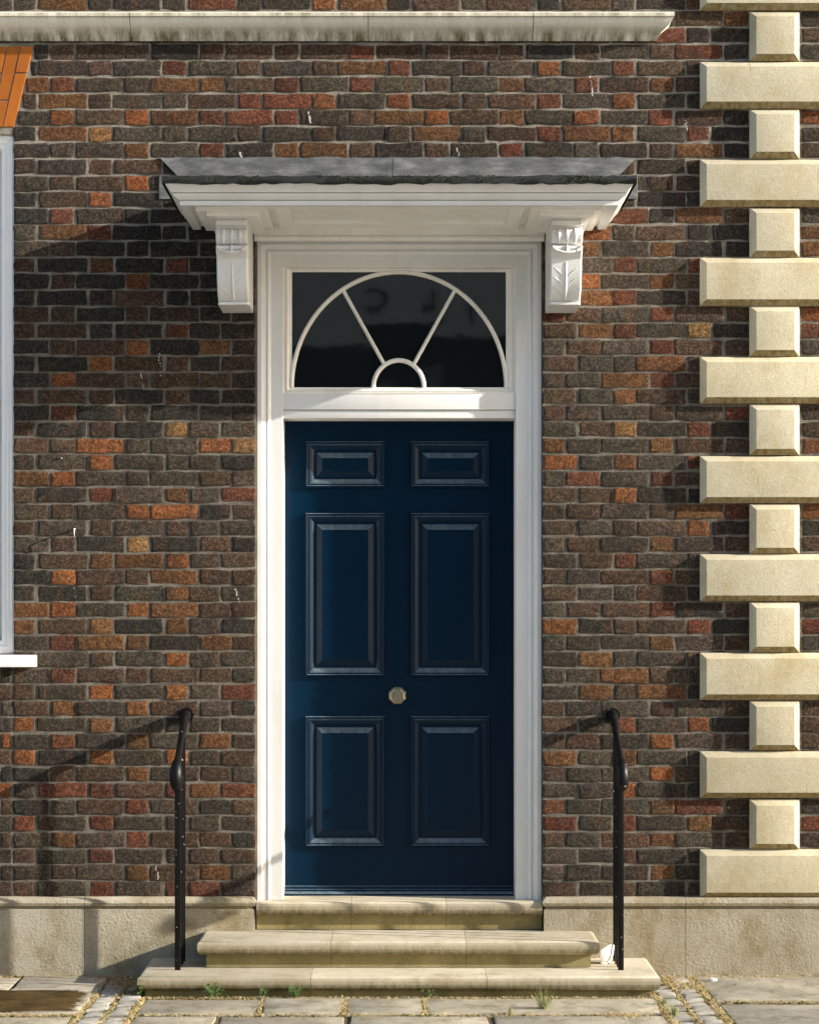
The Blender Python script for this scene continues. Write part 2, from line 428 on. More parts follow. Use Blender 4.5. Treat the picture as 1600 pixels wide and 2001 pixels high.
LEFT = {12: 'BMKKKKK', 13: 'MKNKRKK', 14: 'KMKOKKK', 15: 'KKKMKKK', 16: 'MMKMMKK', 17: 'MMKKRKK', 18: 'KMMOKNK', 19: 'KKOMMKM',
        20: 'KOMMMMK', 21: 'MMMKMKK', 22: 'KRKBKKK', 23: 'MKMKYBB', 24: 'MMOBBOY', 25: 'KBOBBBK', 26: 'NOBBBMB', 27: 'MKRBNBR',
        28: 'BMBOOKM', 29: 'MBMBMBB', 30: 'BMKYKMK', 31: 'KMNNOBM', 32: 'KOMMNMM', 33: 'KKMDNMB', 34: 'NOBONMM', 35: 'NMYKNBK',
        36: 'BRNNKNM', 37: 'BBMBOBB', 38: 'BRMMMMB', 39: 'MDOBOBR', 40: 'MNDOMBK', 41: 'OBNBKBB', 42: 'DODNBNM', 43: 'OKOBOBM',
        44: 'KMMNBMB', 45: 'BRRMRNR', 46: 'KBMRBKM', 47: 'RBRBBBB', 48: 'BNBRMMK', 49: 'MBRBBMM', 50: 'BMBNMNB', 51: 'MBRBRRB'}
RIGHT = {12: 'BNDNKK', 13: 'BBRBRK', 14: 'BOBNMK', 15: 'BNRDMK', 16: 'RMBRMM', 17: 'MNRDYK', 18: 'BMBRMM', 19: 'MDDNBK', 20: 'DBNRMK',
         21: 'MDNMBK', 22: 'MBBMBR', 23: 'BMYDRK', 24: 'NDDNMM', 25: 'ODNBRK', 26: 'BRBRMK', 27: 'MMOKKK', 28: 'DMBMNR', 29: 'MBMMOK',
         30: 'BMDNBM', 31: 'DMRDBK', 32: 'MDMRMK', 33: 'MBBMKK', 34: 'BMMRKM', 35: 'ODMMRK', 36: 'DDBNBM', 37: 'DNBDMK', 38: 'BBNMBK',
         39: 'DNMNKK', 40: 'MDBMBM', 41: 'MBRBOK', 42: 'BMDOBM', 43: 'NBNDBK', 44: 'MBBOMK', 45: 'BDODKK', 46: 'RBDNRM', 47: 'RDRDNM',
         48: 'MDMNBM', 49: 'BDMDBK', 50: 'BDDNDK', 51: 'MDMDMK'}
LT = {1: [(27,67),(75,169),(176,220),(226,317),(325,367),(372,428),(433,498)], 0: [(27,95),(100,147),(150,242),(248,289),(295,387),(392,450),(454,498)]}
RT = {0: [(1061,1103),(1107,1171),(1175,1266),(1271,1315),(1320,1411),(1418,1463)], 1: [(1061,1126),(1132,1196),(1200,1241),(1245,1339),(1344,1387),(1392,1463)]}
rb = random.Random(11)
def grid_row(i, a, b):
    out = []
    if i % 2 == 0:
        k = math.floor((a - 149) / 146.4) - 1
        while 149 + 146.4*k < b:
            s0 = 149 + 146.4*k; out += [(s0, s0 + 91.5, True), (s0 + 95.5, s0 + 141, False)]; k += 1
    else:
        k = math.floor((a - 76) / 146.15) - 1
        while 76 + 146.15*k < b:
            s0 = 76 + 146.15*k; out += [(s0, s0 + 92, True), (s0 + 97, s0 + 140, False)]; k += 1
    res = []
    for s0, s1, st in out:
        c0, c1 = max(s0, a), min(s1, b)
        if c1 - c0 > 7: res.append((c0, c1))
    return res
ROW = 32.1
bricks = []          # (x0px, x1px, y0px, y1px, code, deep)
def rnd_code(): return rb.choice('KKDDBBBBMMMMMNNRRO')
for i in range(-36, 52):
    y0 = 86 + ROW*i + 0.8; y1 = y0 + 28.0
    yc = (y0 + y1) / 2
    segs = []
    if 0 <= i <= 11:
        pre, main = TOPROWS[i].split('|')
        if yc < 262:                                   # beside the sloping end of the window arch
            xl = 68 - (yc - 88) * 40 / 160 + 4
        else: xl = 27
        row = [r for r in grid_row(i, xl, 1463)]
        codes = list(pre + main) if (row and pre) else list(main)
        # first stretcher of the main sequence starts at 149 / 76
        first = 149 if i % 2 == 0 else 76
        j = next((k for k, r in enumerate(row) if r[0] >= first - 3), 0)
        for k, (a, b) in enumerate(row):
            q = k - j + len(pre)
            cd = (pre + main)[q] if 0 <= q < len(pre + main) else rnd_code()
            segs.append((a, b, cd, k == 0 and yc > 262))
    elif i >= 12:
        for (a, b), cd in zip(LT[i % 2], LEFT[i]): segs.append((a, b, cd, a == 27 or b == 498))
        for (a, b), cd in zip(RT[i % 2], RIGHT[i]): segs.append((a, b, cd, a == 1061))
        if i >= 38: segs += [(a, b, rnd_code(), False) for a, b in grid_row(i, -452, 22)]
    else:
        segs += [(a, b, rnd_code(), False) for a, b in grid_row(i, -640, 1463)]
    segs += [(a, b, rnd_code(), False) for a, b in grid_row(i, 1567, 2000)]
    segs += [(a, b, rnd_code(), False) for a, b in grid_row(i, -640, -500 if 0 <= i < 6 else -456) if 0 <= i < 38]
    if i >= 38: segs += [(a, b, rnd_code(), False) for a, b in grid_row(i, -640, -456)]
    if yc < -620: continue
    for a, b, cd, deep in segs: bricks.append((a, b, y0, y1, cd, deep))

def brick_geo(x0, x1, z0, z1, rng, back):
    """one worn brick: outline jittered, arris rounded off, face slightly tilted"""
    L = x1 - x0
    nl = 5 if L > 0.16 else 3
    pts = []
    cr = 0.004
    tz = rng.uniform(-.0016, .0016)
    for k in range(nl): pts.append((x0 + cr + (L - 2*cr)*k/(nl-1), z0))
    pts += [(x1, z0 + cr), (x1, (z0+z1)/2), (x1, z1 - cr)]
    for k in range(nl): pts.append((x1 - cr - (L - 2*cr)*k/(nl-1), z1))
    pts += [(x0, z1 - cr), (x0, (z0+z1)/2), (x0, z0 + cr)]
    pts = [(x + rng.uniform(-.0038, .0038), z + rng.uniform(-.0036, .0036) + tz * ((x-x0)/L*2-1)) for x, z in pts]
    cx, cz = (x0+x1)/2, (z0+z1)/2
    pr = 0.0030 + rng.uniform(-.0014, .0020)
    sl = rng.uniform(-.0016, .0016); sv = rng.uniform(-.001, .001)
    def yy(x, z, d): return -(pr + sl*(x-cx)/L*2 + sv*(z-cz)/(z1-z0)*2) + d
    def inset(p, u): return (p[0] + (u if p[0] < cx else -u) * (1 if abs(p[0]-cx) > L/2 - .012 else 0), p[1] + (u if p[1] < cz else -u) * (1 if abs(p[1]-cz) > (z1-z0)/2 - .012 else 0))
    r0 = [(x, back, z) for x, z in pts]
    r1 = [(x, min(yy(x, z, 0.0016), -0.0004), z) for x, z in pts]
    r2 = []
    for p in pts:
        q = inset(p, .0034 + rng.uniform(-.001, .002)); r2.append((q[0], yy(*q, 0) , q[1]))
    r3 = [(lambda q: (q[0], yy(*q, -.0003), q[1]))(inset(p, .011)) for p in pts]
    return [r0, r1, r2, r3]
def jit(c, rng):
    k = rng.uniform(1.10, 1.66)
    return tuple(max(0.008, v * k * rng.uniform(.95, 1.05)) for v in c)
order = []
for n, (a, b, y0, y1, cd, deep) in enumerate(bricks):
    vis = max(0, min(b, 1600) - max(a, 0)) * max(0, min(y1, 2001) - max(y0, 0))
    if y0 > 300 and y1 < 470 and a > 340 and b < 1215: vis = 0
    if y0 > 20 and y1 < 84 and b < 1300: vis = 0
    order.append((-vis, n))
order.sort()
single = set(n for v, n in order[:300] if v < 0)
infill = MB(); infcol = []
for n, (a, b, y0, y1, cd, deep) in enumerate(bricks):
    rng = random.Random(1000 + n)
    a += rng.uniform(-1.8, 0.8) * (0 if deep else 1); b += rng.uniform(-0.8, 1.8) * (0 if deep else 1)
    y0 += rng.uniform(-1, 1); y1 += rng.uniform(-1, 1)
    rg = brick_geo(X(a), X(b), Z(y1), Z(y0), rng, 0.10 if deep else 0.012)
    col = jit(PAL[cd], rng)
    if n in single:
        m = MB(); m.rings(rg, True, False, True)
        kk = len(rg[0]); m.build('brick', M['brick'], wall, smooth=40, col=(*col, [1.0]*(2*kk) + [.8]*kk + [0.0]*kk), recalc='keep')
    else:
        v0 = len(infill.v); infill.rings(rg, True, False, True); kk = len(rg[0]); infcol += [(*col, 1.0)]*(2*kk) + [(*col, .8)]*kk + [(*col, 0.0)]*kk
me = bpy.data.meshes.new('brick_courses'); me.from_pydata(infill.v, [], infill.f); me.materials.append(M['brick'])
ca = me.color_attributes.new('Col', 'FLOAT_COLOR', 'POINT')
for d, c in zip(ca.data, infcol): d.color = c
bm = bmesh.new(); bm.from_mesh(me); bmesh.ops.recalc_face_normals(bm, faces=bm.faces); bm.to_mesh(me); bm.free()
for p in me.polygons: p.use_smooth = True
me.set_sharp_from_angle(angle=R(40))
bc = link(bpy.data.objects.new('brick_courses', me), wall); bc['kind'] = 'stuff'

# ---- quoins
def quoin(px0, px1, py0, py1):
    p = 0.040; ch = 0.026; base = 0.016
    x0, x1, z0, z1 = X(px0, .02), X(px1, .02), Z(py1, .02), Z(py0, .02)
    prof = [(0, 0.01), (0, -base), (ch, -p)]
    m = MB(); m.rings(rect_rings(x0, x1, z0, z1, prof, 0), True, False, True)
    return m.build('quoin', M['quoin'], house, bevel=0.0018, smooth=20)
ql = [(120,211),(311,403),(503,597),(697,788),(891,983),(1083,1175),(1276,1368),(1469,1560),(1661,1755)]
qs = [(22,118),(213,309),(406,502),(598,696),(790,889),(985,1082),(1177,1275),(1370,1467),(1563,1660)]
for a, b in ql: quoin(1368, 1658, a, b)
for a, b in qs: quoin(1465, 1562, a, b)
for k in range(1, 5):
    quoin(1368, 1658, 120 - 192.5*k, 211 - 192.5*k)
    quoin(1465, 1562, 22 - 192.5*k, 118 - 192.5*k)

# ---- string course above the door
q = 0.085
def ring3(xl, xr, yb, yf, prof, left=True, right=True):
    out = []
    for o, z in prof:
        r = []
        if left: r.append((xl - o, yb, z))
        r.append((xl - (o if left else 0), yf - o, z)); r.append((xr + (o if right else 0), yf - o, z))
        if right: r.append((xr + o, yb, z))
        out.append(r)
    return out
zt, zb = Z(22, q), Z(80, 0.01)
hh = zt - zb
cpf = [(-0.085 - 0.0, zt + 0.004), (0.0, zt), (0.002, zt - 0.004), (0.002, zt - hh*0.17), (-0.006, zt - hh*0.19), (-0.010, zt - hh*0.32), (-0.020, zt - hh*0.46),
       (-0.036, zt - hh*0.58), (-0.052, zt - hh*0.68), (-0.060, zt - hh*0.80), (-0.066, zt - hh*0.93), (-0.071, zt - hh)]
sc_body = None
xs = [X(-640), X(-160), X(258), X(720), X(1040), X(1317, q)]
for k in range(len(xs) - 1):
    last = k == len(xs) - 2
    m = MB()
    rg = ring3(xs[k] + 0.0015, xs[k+1] - (0 if last else 0.0015), 0.002, -q, cpf, False, last)
    m.rings(rg, False)
    for side in ((0,) if last else (0, -1)):
        m.f.append(tuple(len(m.v) + i for i in range(len(rg) + 1))); m.m.append(0)
        m.v += [r[side] for r in rg] + [(rg[-1][side][0], 0.002, rg[-1][side][2])]
    if k == 0: sc_body = m.build('string_course', M['cornice'], house, smooth=35)
    else: m.build('stone', M['cornice'], sc_body, smooth=35)

# ---- plinth, roll moulding above a plain block, both sides of the steps
ppf = lambda z: [(-0.05, z + .002), (-0.012, z), (0.0, z - .008), (0.006, z - .022), (0.002, z - .036), (-0.008, z - .043), (-0.010, z - .050), (-0.002, z - .053), (-0.002, -.05)]
def plinth(xlist, rets):
    root = None
    for k in range(len(xlist) - 1):
        l = rets[0] and k == 0; r = rets[1] and k == len(xlist) - 2
        m = MB()
        m.rings(ring3(xlist[k] + (0.0 if l else .0012), xlist[k+1] - (0.0 if r else .0012), 0.2, -0.045, ppf(PLT), l, r), False)
        if root is None: root = m.build('plinth', M['plinth'], house, smooth=30)
        else: m.build('stone', M['plinth'], root, smooth=30)
plinth([X(-640), X(-200), X(168), X(497, .045)], (False, True))
plinth([X(1062, .045), X(1337), X(1760), X(2000)], (True, False))

# ---- window at the left with its flat gauged arch
win = MB()
wx0, wx1, wz0, wz1 = WIN
wf = [(0, 0.10), (0, 0.016), (.012, .012), (.016, .018), (.034, .018), (.036, .026), (.060, .026), (.060, .10)]
win.rings(rect_rings(wx0, wx1, wz0, wz1, wf, 0), True)
M['winpaint'] = make_paint('lightened_white_paint', (0.92, 0.90, 0.86), (0.72, 0.70, 0.66), 0.4, 0.2)  # white lightened and warmed to offset the blue shade on this frame
window = win.build('window', M['winpaint'], house, bevel=.0015, smooth=30)
sx0, sx1, sz0, sz1 = wx0 + .06, wx1 - .06, wz0 + .06, wz1 - .06
zm = (sz0 + sz1) / 2
for (z0, z1, yo) in ((sz0, zm + .02, 0.12), (zm - .02, sz1, 0.09)):
    m = MB(); m.rings(rect_rings(sx0, sx1, z0, z1, [(0, .03), (0, 0), (.045, 0), (.05, .01), (.05, .03)], yo), True)
    m.build('sash', M['white'], window, smooth=30)
    cols, rows = 3, 2
    W_, H_ = (sx1 - sx0 - .1), (z1 - z0 - .1)
    m = MB()
    for c in range(1, cols): xx = sx0 + .05 + W_*c/cols; m.box(xx-.009, xx+.009, yo+.004, yo+.026, z0+.05, z1-.05)
    for r in range(1, rows): zz = z0 + .05 + H_*r/rows; m.box(sx0+.05, sx1-.05, yo+.0055, yo+.0245, zz-.009, zz+.009)
    m.build('glazing_bar', M['white'], window)
    for c in range(cols):
        for r in range(rows):
            m = MB(); xx = sx0+.05+W_*c/cols; zz = z0+.05+H_*r/rows
            m.quad((xx, yo+.016, zz), (xx+W_/cols, yo+.016, zz), (xx+W_/cols, yo+.016, zz+H_/rows), (xx, yo+.016, zz+H_/rows))
            m.build('pane', M['glass'], window)
m = MB(); m.rings([[(X(-500), -0.07, Z(1304,.07)), (X(67,.07), -.07, Z(1304,.07)), (X(67,.07), .06, Z(1304,.07)), (X(-500), .06, Z(1304,.07))],
                   [(X(-500), -0.07, Z(1285,.07)), (X(67,.07), -.07, Z(1285,.07)), (X(67,.07), .06, Z(1276,.0)), (X(-500), .06, Z(1276,.0))]], True, True, True)
m.build('sill', M['white'], window, bevel=.004, smooth=30)
# voussoirs
arch = None
nv = 21
def arch_pt(u, t):      # u along the arch 0..1 (right to left), t 0 top .. 1 bottom
    xt = 67 + (-491 - 67) * u; xb = 28 + (-452 - 28) * u
    return X(xt + (xb - xt) * t), Z(89 + (249 - 89) * t)
for k in range(nv):
    cuts = [(0, 0.335), (0.335, 1)] if k % 2 == 0 else [(0, 0.67), (0.67, 1)]
    for t0, t1 in cuts:
        g = 0.055; gt = 0.008
        a = arch_pt((k + g)/nv, t0 + gt); b = arch_pt((k + 1 - g)/nv, t0 + gt); c = arch_pt((k + 1 - g)/nv, t1 - gt); d = arch_pt((k + g)/nv, t1 - gt)
        m = MB(); yf = -0.0035 - rb.uniform(0, .0012)
        pts = [d, a, b, c]
        ctr = (sum(p[0] for p in pts)/4, sum(p[1] for p in pts)/4)
        ins = [(p[0] + (ctr[0]-p[0])*.03, p[1] + (ctr[1]-p[1])*.03) for p in pts]
        m.rings([[(x, .05, z) for x, z in pts], [(x, yf + .0015, z) for x, z in pts], [(x, yf, z) for x, z in ins]], True, True, True)
        if arch is None: arch = m.build('window_arch', M['rubbed'], house)
        else: m.build('arch_brick', M['rubbed'], arch)

# ---- door frame
FY = 0.030
ft = Z(469, -FY); zth = 0.334
fpf = [(0, .13), (0, FY - .006), (.003, FY - .009), (.022, FY - .009), (.025, FY - .004), (.030, FY + .002), (.040, FY + .006), (.043, FY + .010), (.046, FY + .005),
       (.052, FY + .004), (.060, FY + .010), (.064, FY + .014), (.116, FY + .014), (.117, FY + .016), (.117, .26)]
m = MB()
rg = []
for u, y in fpf:
    rg.append([(-.649 + u, y, zth), (-.649 + u, y, ft - u), (.649 - u, y, ft - u), (.649 - u, y, zth)])
m.rings(rg, False)
frame = m.build('door_frame', M['white'], house, smooth=28)
FI = .649 - .117            # inner half width
# transom rails
tz0, tz1 = Z(817, -.06), Z(768, -.05)
m = MB()
m.box(-FI, FI, .052, .26, Z(800, -.05), Z(768, -.05))
m.build('transom', M['white'], frame, bevel=.003, smooth=30)
m = MB(); m.box(-FI, FI, .060, .26, Z(817, -.06), Z(801.5, -.06)); m.build('door_stop', M['white'], frame, bevel=.003, smooth=30)
# fanlight frame
fz0, fz1 = Z(769, -.055), ft - .117
m = MB()
gl, gr, gb, gt_ = X(570.5, -.075), X(988.5, -.075), Z(757, -.075), Z(531, -.075)
def ring4(l, r, b, t, y): return [(l, y, b), (r, y, b), (r, y, t), (l, y, t)]
def lerp(a, b, t): return a + (b - a) * t
rgs = []
for t, y in ((0, .19), (0, .050), (.12, .050), (.14, .062), (.42, .062), (.46, .056), (.62, .060), (.78, .070), (1, .072), (1, .10)):
    rgs.append(ring4(lerp(-FI, gl, t), lerp(FI, gr, t), lerp(fz0, gb, t), lerp(fz1, gt_, t), y))
m.rings(rgs, True)
fan = m.build('fanlight', M['cream'], house, smooth=28)
GYD = 0.085
def bar(path, wid, name, y0=.060, y1=.095):
    m = MB(); rings = []
    for i, (px, pz) in enumerate(path):
        a = path[max(i-1,0)]; b = path[min(i+1,len(path)-1)]
        tx, tz = b[0]-a[0], b[1]-a[1]; l = math.hypot(tx, tz) or 1; nx, nz = -tz/l, tx/l
        prof = [(-.5, y1), (-.5, y0 + .010), (-.22, y0 + .004), (-.12, y0), (.12, y0), (.22, y0 + .004), (.5, y0 + .010), (.5, y1)]
        rings.append([(px + nx*wid*u, y, pz + nz*wid*u) for u, y in prof])
    m.rings(rings, True, True, True)
    return m.build(name, M['cream'], fan, smooth=35)
dF = -.07
def E(cx, cy, a, b, t): return (X(cx + a*math.cos(t), dF), Z(cy - b*math.sin(t), dF))
arc = [E(779.5, 757, 209.5, 226, math.pi*k/48) for k in range(49)]
bar(arc, .0185, 'glazing_bar')
small = [E(779, 757, 49.5, 53.5, math.pi*k/24) for k in range(25)]
bar(small, .0195, 'glazing_bar', .062)
sp = []
for (x0, y0, x1, y1) in ((668.5, 563, 751, 712), (890.5, 563, 808, 712)):
    bar([(X(x0,dF), Z(y0,dF)), (X(x1,dF), Z(y1,dF))], .0165, 'glazing_bar', .0635)
# panes, each set at its own slight angle in the putty
def pane(poly, tilt):
    cz = sum(p[1] for p in poly)/len(poly); cx = sum(p[0] for p in poly)/len(poly)
    m = MB(); m.quad(*[(x, GYD + (z - cz)*tilt[0] + (x - cx)*tilt[1], z) for x, z in poly])
    o = m.build('pane', M['glass'], fan); return o
def EA(a, b, t0, t1, n=16): return [E(779.5, 757, a, b, t0 + (t1-t0)*k/n) for k in range(n+1)]
tL = math.atan2((757-566)/226, (670-779.5)/209.5); tR = math.atan2((757-566)/226, (889-779.5)/209.5)
sL = math.atan2((757-704)/53.5, (746-779)/49.5); sR = math.atan2((757-704)/53.5, (813-779)/49.5)
pane(EA(49.5, 53.5, math.pi, 0), (0, 0))
pane(EA(209.5, 226, math.pi, tL) + EA(49.5, 53.5, sL, math.pi, 8), (.006, .002))
pane(EA(209.5, 226, tL, tR) + EA(49.5, 53.5, sR, sL, 8), (-.004, .001))
pane(EA(209.5, 226, tR, 0) + EA(49.5, 53.5, 0, sR, 8), (.002, -.002))
pane([(gl - .004, gt_ + .004)] + EA(209.5, 226, math.pi/2 + .02, math.pi - .25, 16) + [(gl - .004, Z(720, dF))], (.006, .002))
pane(([(gr + .004, gt_ + .004)] + EA(209.5, 226, math.pi/2 - .02, .25, 16) + [(gr + .004, Z(720, dF))])[::-1], (.002, -.002))
m = MB(); m.box(-.64, .64, .30, .32, .3, 3.34); m.build('dark_hallway', M['void'], house)

# ---- door leaf
DY = 0.200
dx0, dx1, dz0, dz1 = -FI - .004, FI + .004, zth + .006, tz0 + .012
m = MB(); m.box(dx0, dx1, DY, DY + .05, dz0, dz1)
door = m.build('door', M['blue'], house)
def dpx(px): return X(px, -DY)
def dpz(py): return Z(py, -DY)
mould = [(-.0, .001), (-.0, -.010), (.003, -.0135), (.008, -.0135), (.011, -.011), (.018, -.013), (.027, -.009), (.036, -.001), (.041, .003), (.046, .003), (.046, .007), (.050, .008)]
for (a, b) in ((597, 752), (802.5, 957)):
    for (c, d) in ((863, 953), (1003, 1322), (1400, 1655)):
        x0, x1, z0, z1 = dpx(a), dpx(b), dpz(d), dpz(c)
        m = MB(); m.rings(rect_rings(x0, x1, z0, z1, [(u, y) for u, y in mould], DY - .002), True)
        m.build('panel_moulding', M['blue'], door, smooth=32)
        m = MB(); m.rings(rect_rings(x0, x1, z0, z1, [(.046, .0), (.052, -.0005), (.075, -.0105), (.0765, -.0115)], DY - .002), True, False, True)
        m.build('panel', M['blue'], door, smooth=14)
wz0_, wz1_ = dpz(1755), dpz(1733)
m = MB()
wpf = [(0, wz1_ + .004), (-.012, wz1_ + .002), (-.014, wz1_ - .010), (-.020, wz1_ - .012), (-.021, wz1_ - .020), (-.034, wz1_ - .030), (-.036, wz0_ + .004), (-.030, wz0_), (0, wz0_)]
m.rings([[(dx0 + .006, DY + y, z), (dx1 - .006, DY + y, z)] for y, z in wpf], False)
m.f.append(tuple(range(len(m.v), len(m.v) + len(wpf)))); m.m.append(0); m.v += [(dx0 + .006, DY + y, z) for y, z in wpf]
m.f.append(tuple(range(len(m.v), len(m.v) + len(wpf)))); m.m.append(0); m.v += [(dx1 - .006, DY + y, z) for y, z in wpf]
m.build('weatherboard', M['blue'], door, smooth=30)
# octagonal knob
kx, kz = X(776.5, -.05), Z(1362, -.05)
m = MB(); rr = []
for rad, y in ((.043, DY - .001), (.043, DY - .007), (.040, DY - .011), (.020, DY - .013), (.017, DY - .030), (.024, DY - .034), (.0365, DY - .042), (.0385, DY - .048), (.0365, DY - .054), (.031, DY - .058), (.030, DY - .061), (.0265, DY - .062), (.0255, DY - .060)):
    rr.append([(kx + rad*math.cos(R(22.5 + 45*k)), y, kz + rad*math.sin(R(22.5 + 45*k))) for k in range(8)])
m.rings(rr, True, False, True); m.build('knob', M['brass'], door)

# ---- door canopy
zT, zB = Z(352, .60), Z(401, .535)
ch_ = zT - zB
Wb, Db = .931, .535
cp = [(.063, zT), (.065, zT - .004), (.064, zT - ch_*.12), (.058, zT - ch_*.22), (.046, zT - ch_*.36), (.041, zT - ch_*.44), (.040, zT - ch_*.48), (.024, zT - ch_*.485), (.024, zT - ch_*.50), (.033, zT - ch_*.51), (.031, zT - ch_*.58),
      (.024, zT - ch_*.66), (.014, zT - ch_*.74), (.012, zT - ch_*.76), (-.004, zT - ch_*.765), (-.004, zT - ch_*.78), (.006, zT - ch_*.79), (.006, zB), (-.030, zB), (-.032, zB + .012)]
m = MB()
m.rings(ring3(-Wb, Wb, .002, -Db, cp), False)
m.quad((-Wb - .06, .002, zT - .002), (-Wb - .06, -Db - .06, zT - .002), (Wb + .06, -Db - .06, zT - .002), (Wb + .06, .002, zT - .002))
canopy = m.build('door_canopy', M['white'], house, smooth=30)
zS = Z(442)                                   # soffit level
m = MB(); m.box(-Wb + .028, Wb - .028, -Db + .028, -.004, zS, zT - .006)
soff = m.build('soffit', M['cream'], canopy, bevel=.002)
# raised stiles round the sunk soffit panels
pz = zS - .014
for (x0, x1, y0, y1) in ((-.54, .54, -.500, -.455), (-.54, .54, -.135, -.006), (-.54, -.474, -.454, -.136), (.474, .54, -.454, -.136), (-.065, .065, -.454, -.136)):
    m = MB(); m.box(x0, x1, y0, y1, pz, zS + .003); m.build('soffit_rail', M['cream'], canopy, bevel=.003)
# side blocks over the brackets
zblk = Z(456)
for s in (-1, 1):
    xs_ = sorted((s*.877, s*.5675))
    m = MB(); m.box(xs_[0], xs_[1], -.455, -.003, zblk + .012, zS + .004); m.build('bracket_block', M['cream'], canopy, bevel=.003)
    xs_ = sorted((s*.835, s*.61))
    m = MB(); m.box(xs_[0], xs_[1], -.420, -.003, zblk - .004, zblk + .014); m.build('bracket_block', M['cream'], canopy, bevel=.003)
m = MB(); m.box(-.658, .658, -.030, -.003, Z(472), zS + .002); m.build('frieze_board', M['cream'], canopy, bevel=.003)
m = MB(); m.box(-.656, .656, -.040, -.031, Z(472), Z(472) + .018); m.build('bed_mould', M['cream'], canopy, bevel=.004)
# lead: flat roof with rolled drip, upstand flashing, side soakers
rl = random.Random(5)
m = MB()
xs_ = [(-Wb - .075) + (2*Wb + .15)*k/60 for k in range(61)]
rg = []
for (dy, z) in ((-Db - .066, zT - .016), (-Db - .080, zT - .014), (-Db - .084, zT + .006), (-Db - .078, zT + .017), (-Db - .03, zT + .020), (-.30, zT + .030), (-.004, zT + .045)):
    rg.append([(x * (1 if dy < -.4 else 1), dy + rl.uniform(-.003, .003) * (1 if dy < -Db else 0), z + (rl.uniform(-.004, .004) if dy < -Db else 0)) for x in xs_])
m.rings(rg, False)
for e in (0, -1):
    m.f.append(tuple(range(len(m.v), len(m.v) + len(rg) + 1))); m.m.append(0); m.v += [r[e] for r in rg] + [(rg[0][e][0], -.004, zT - .012)]
m.build('lead_roof', M['darklead'], canopy, smooth=60)
for (xa, xb, ta, tb, yo) in ((X(312), X(772), 62, 0, -.010), (X(768), X(1243), 0, -62, -.012)):
    m = MB(); n = 24; top = []; bot = []
    for k in range(n + 1):
        t = k / n
        top.append((xa + (xb - xa)*t, yo - rl.uniform(0, .002), Z(308) + rl.uniform(-.003, .003)))
        bot.append((xa + ta/S + (xb - xa + (tb - ta)/S)*t, yo - .006 - rl.uniform(0, .006), Z(372)))
    mid = [tuple((p[i]+q[i])/2 + (rl.uniform(-.002,.002) if i == 1 else 0) for i in range(3)) for p, q in zip(top, bot)]
    m.rings([[(p[0], -.001, p[2]) for p in top], top, mid, bot], False)
    m.build('lead_flashing', M['lead'], canopy, smooth=50)
for (a, b) in ((311, 352), (1212, 1245)):
    m = MB(); m.box(X(a), X(b), -.009, -.001, Z(389), Z(342)); m.build('lead_soaker', M['lead'], canopy, bevel=.002)
# moss along the drip
m = MB()
for k in range(1700):
    t = rl.random(); x = -Wb - .05 + (2*Wb + .1)*t
    dens = 0.5 + 0.5*math.sin(x*5.1 + 1.0)*math.sin(x*13 + .4)
    if rl.random() > dens * (0.35 if x < -.35 else 1.0) + .06: continue
    y = -Db - .082 + rl.uniform(-.003, .006); z = zT + rl.uniform(-.012, .018); s_ = rl.uniform(.0015, .0048)
    n0 = len(m.v)
    for dx, dy, dz in ((1,0,0),(-1,0,0),(0,1,0),(0,-1,0),(0,0,1),(0,0,-1)):
        m.v.append((x + dx*s_*rl.uniform(.7,1.6), y + dy*s_*.8, z + dz*s_*rl.uniform(.6,1.1)))
    for f in ((0,2,4),(2,1,4),(1,3,4),(3,0,4),(2,0,5),(1,2,5),(3,1,5),(0,3,5)): m.f.append(tuple(n0+i for i in f)); m.m.append(0)
o = m.build('moss', M['moss'], canopy); o['kind'] = 'stuff'

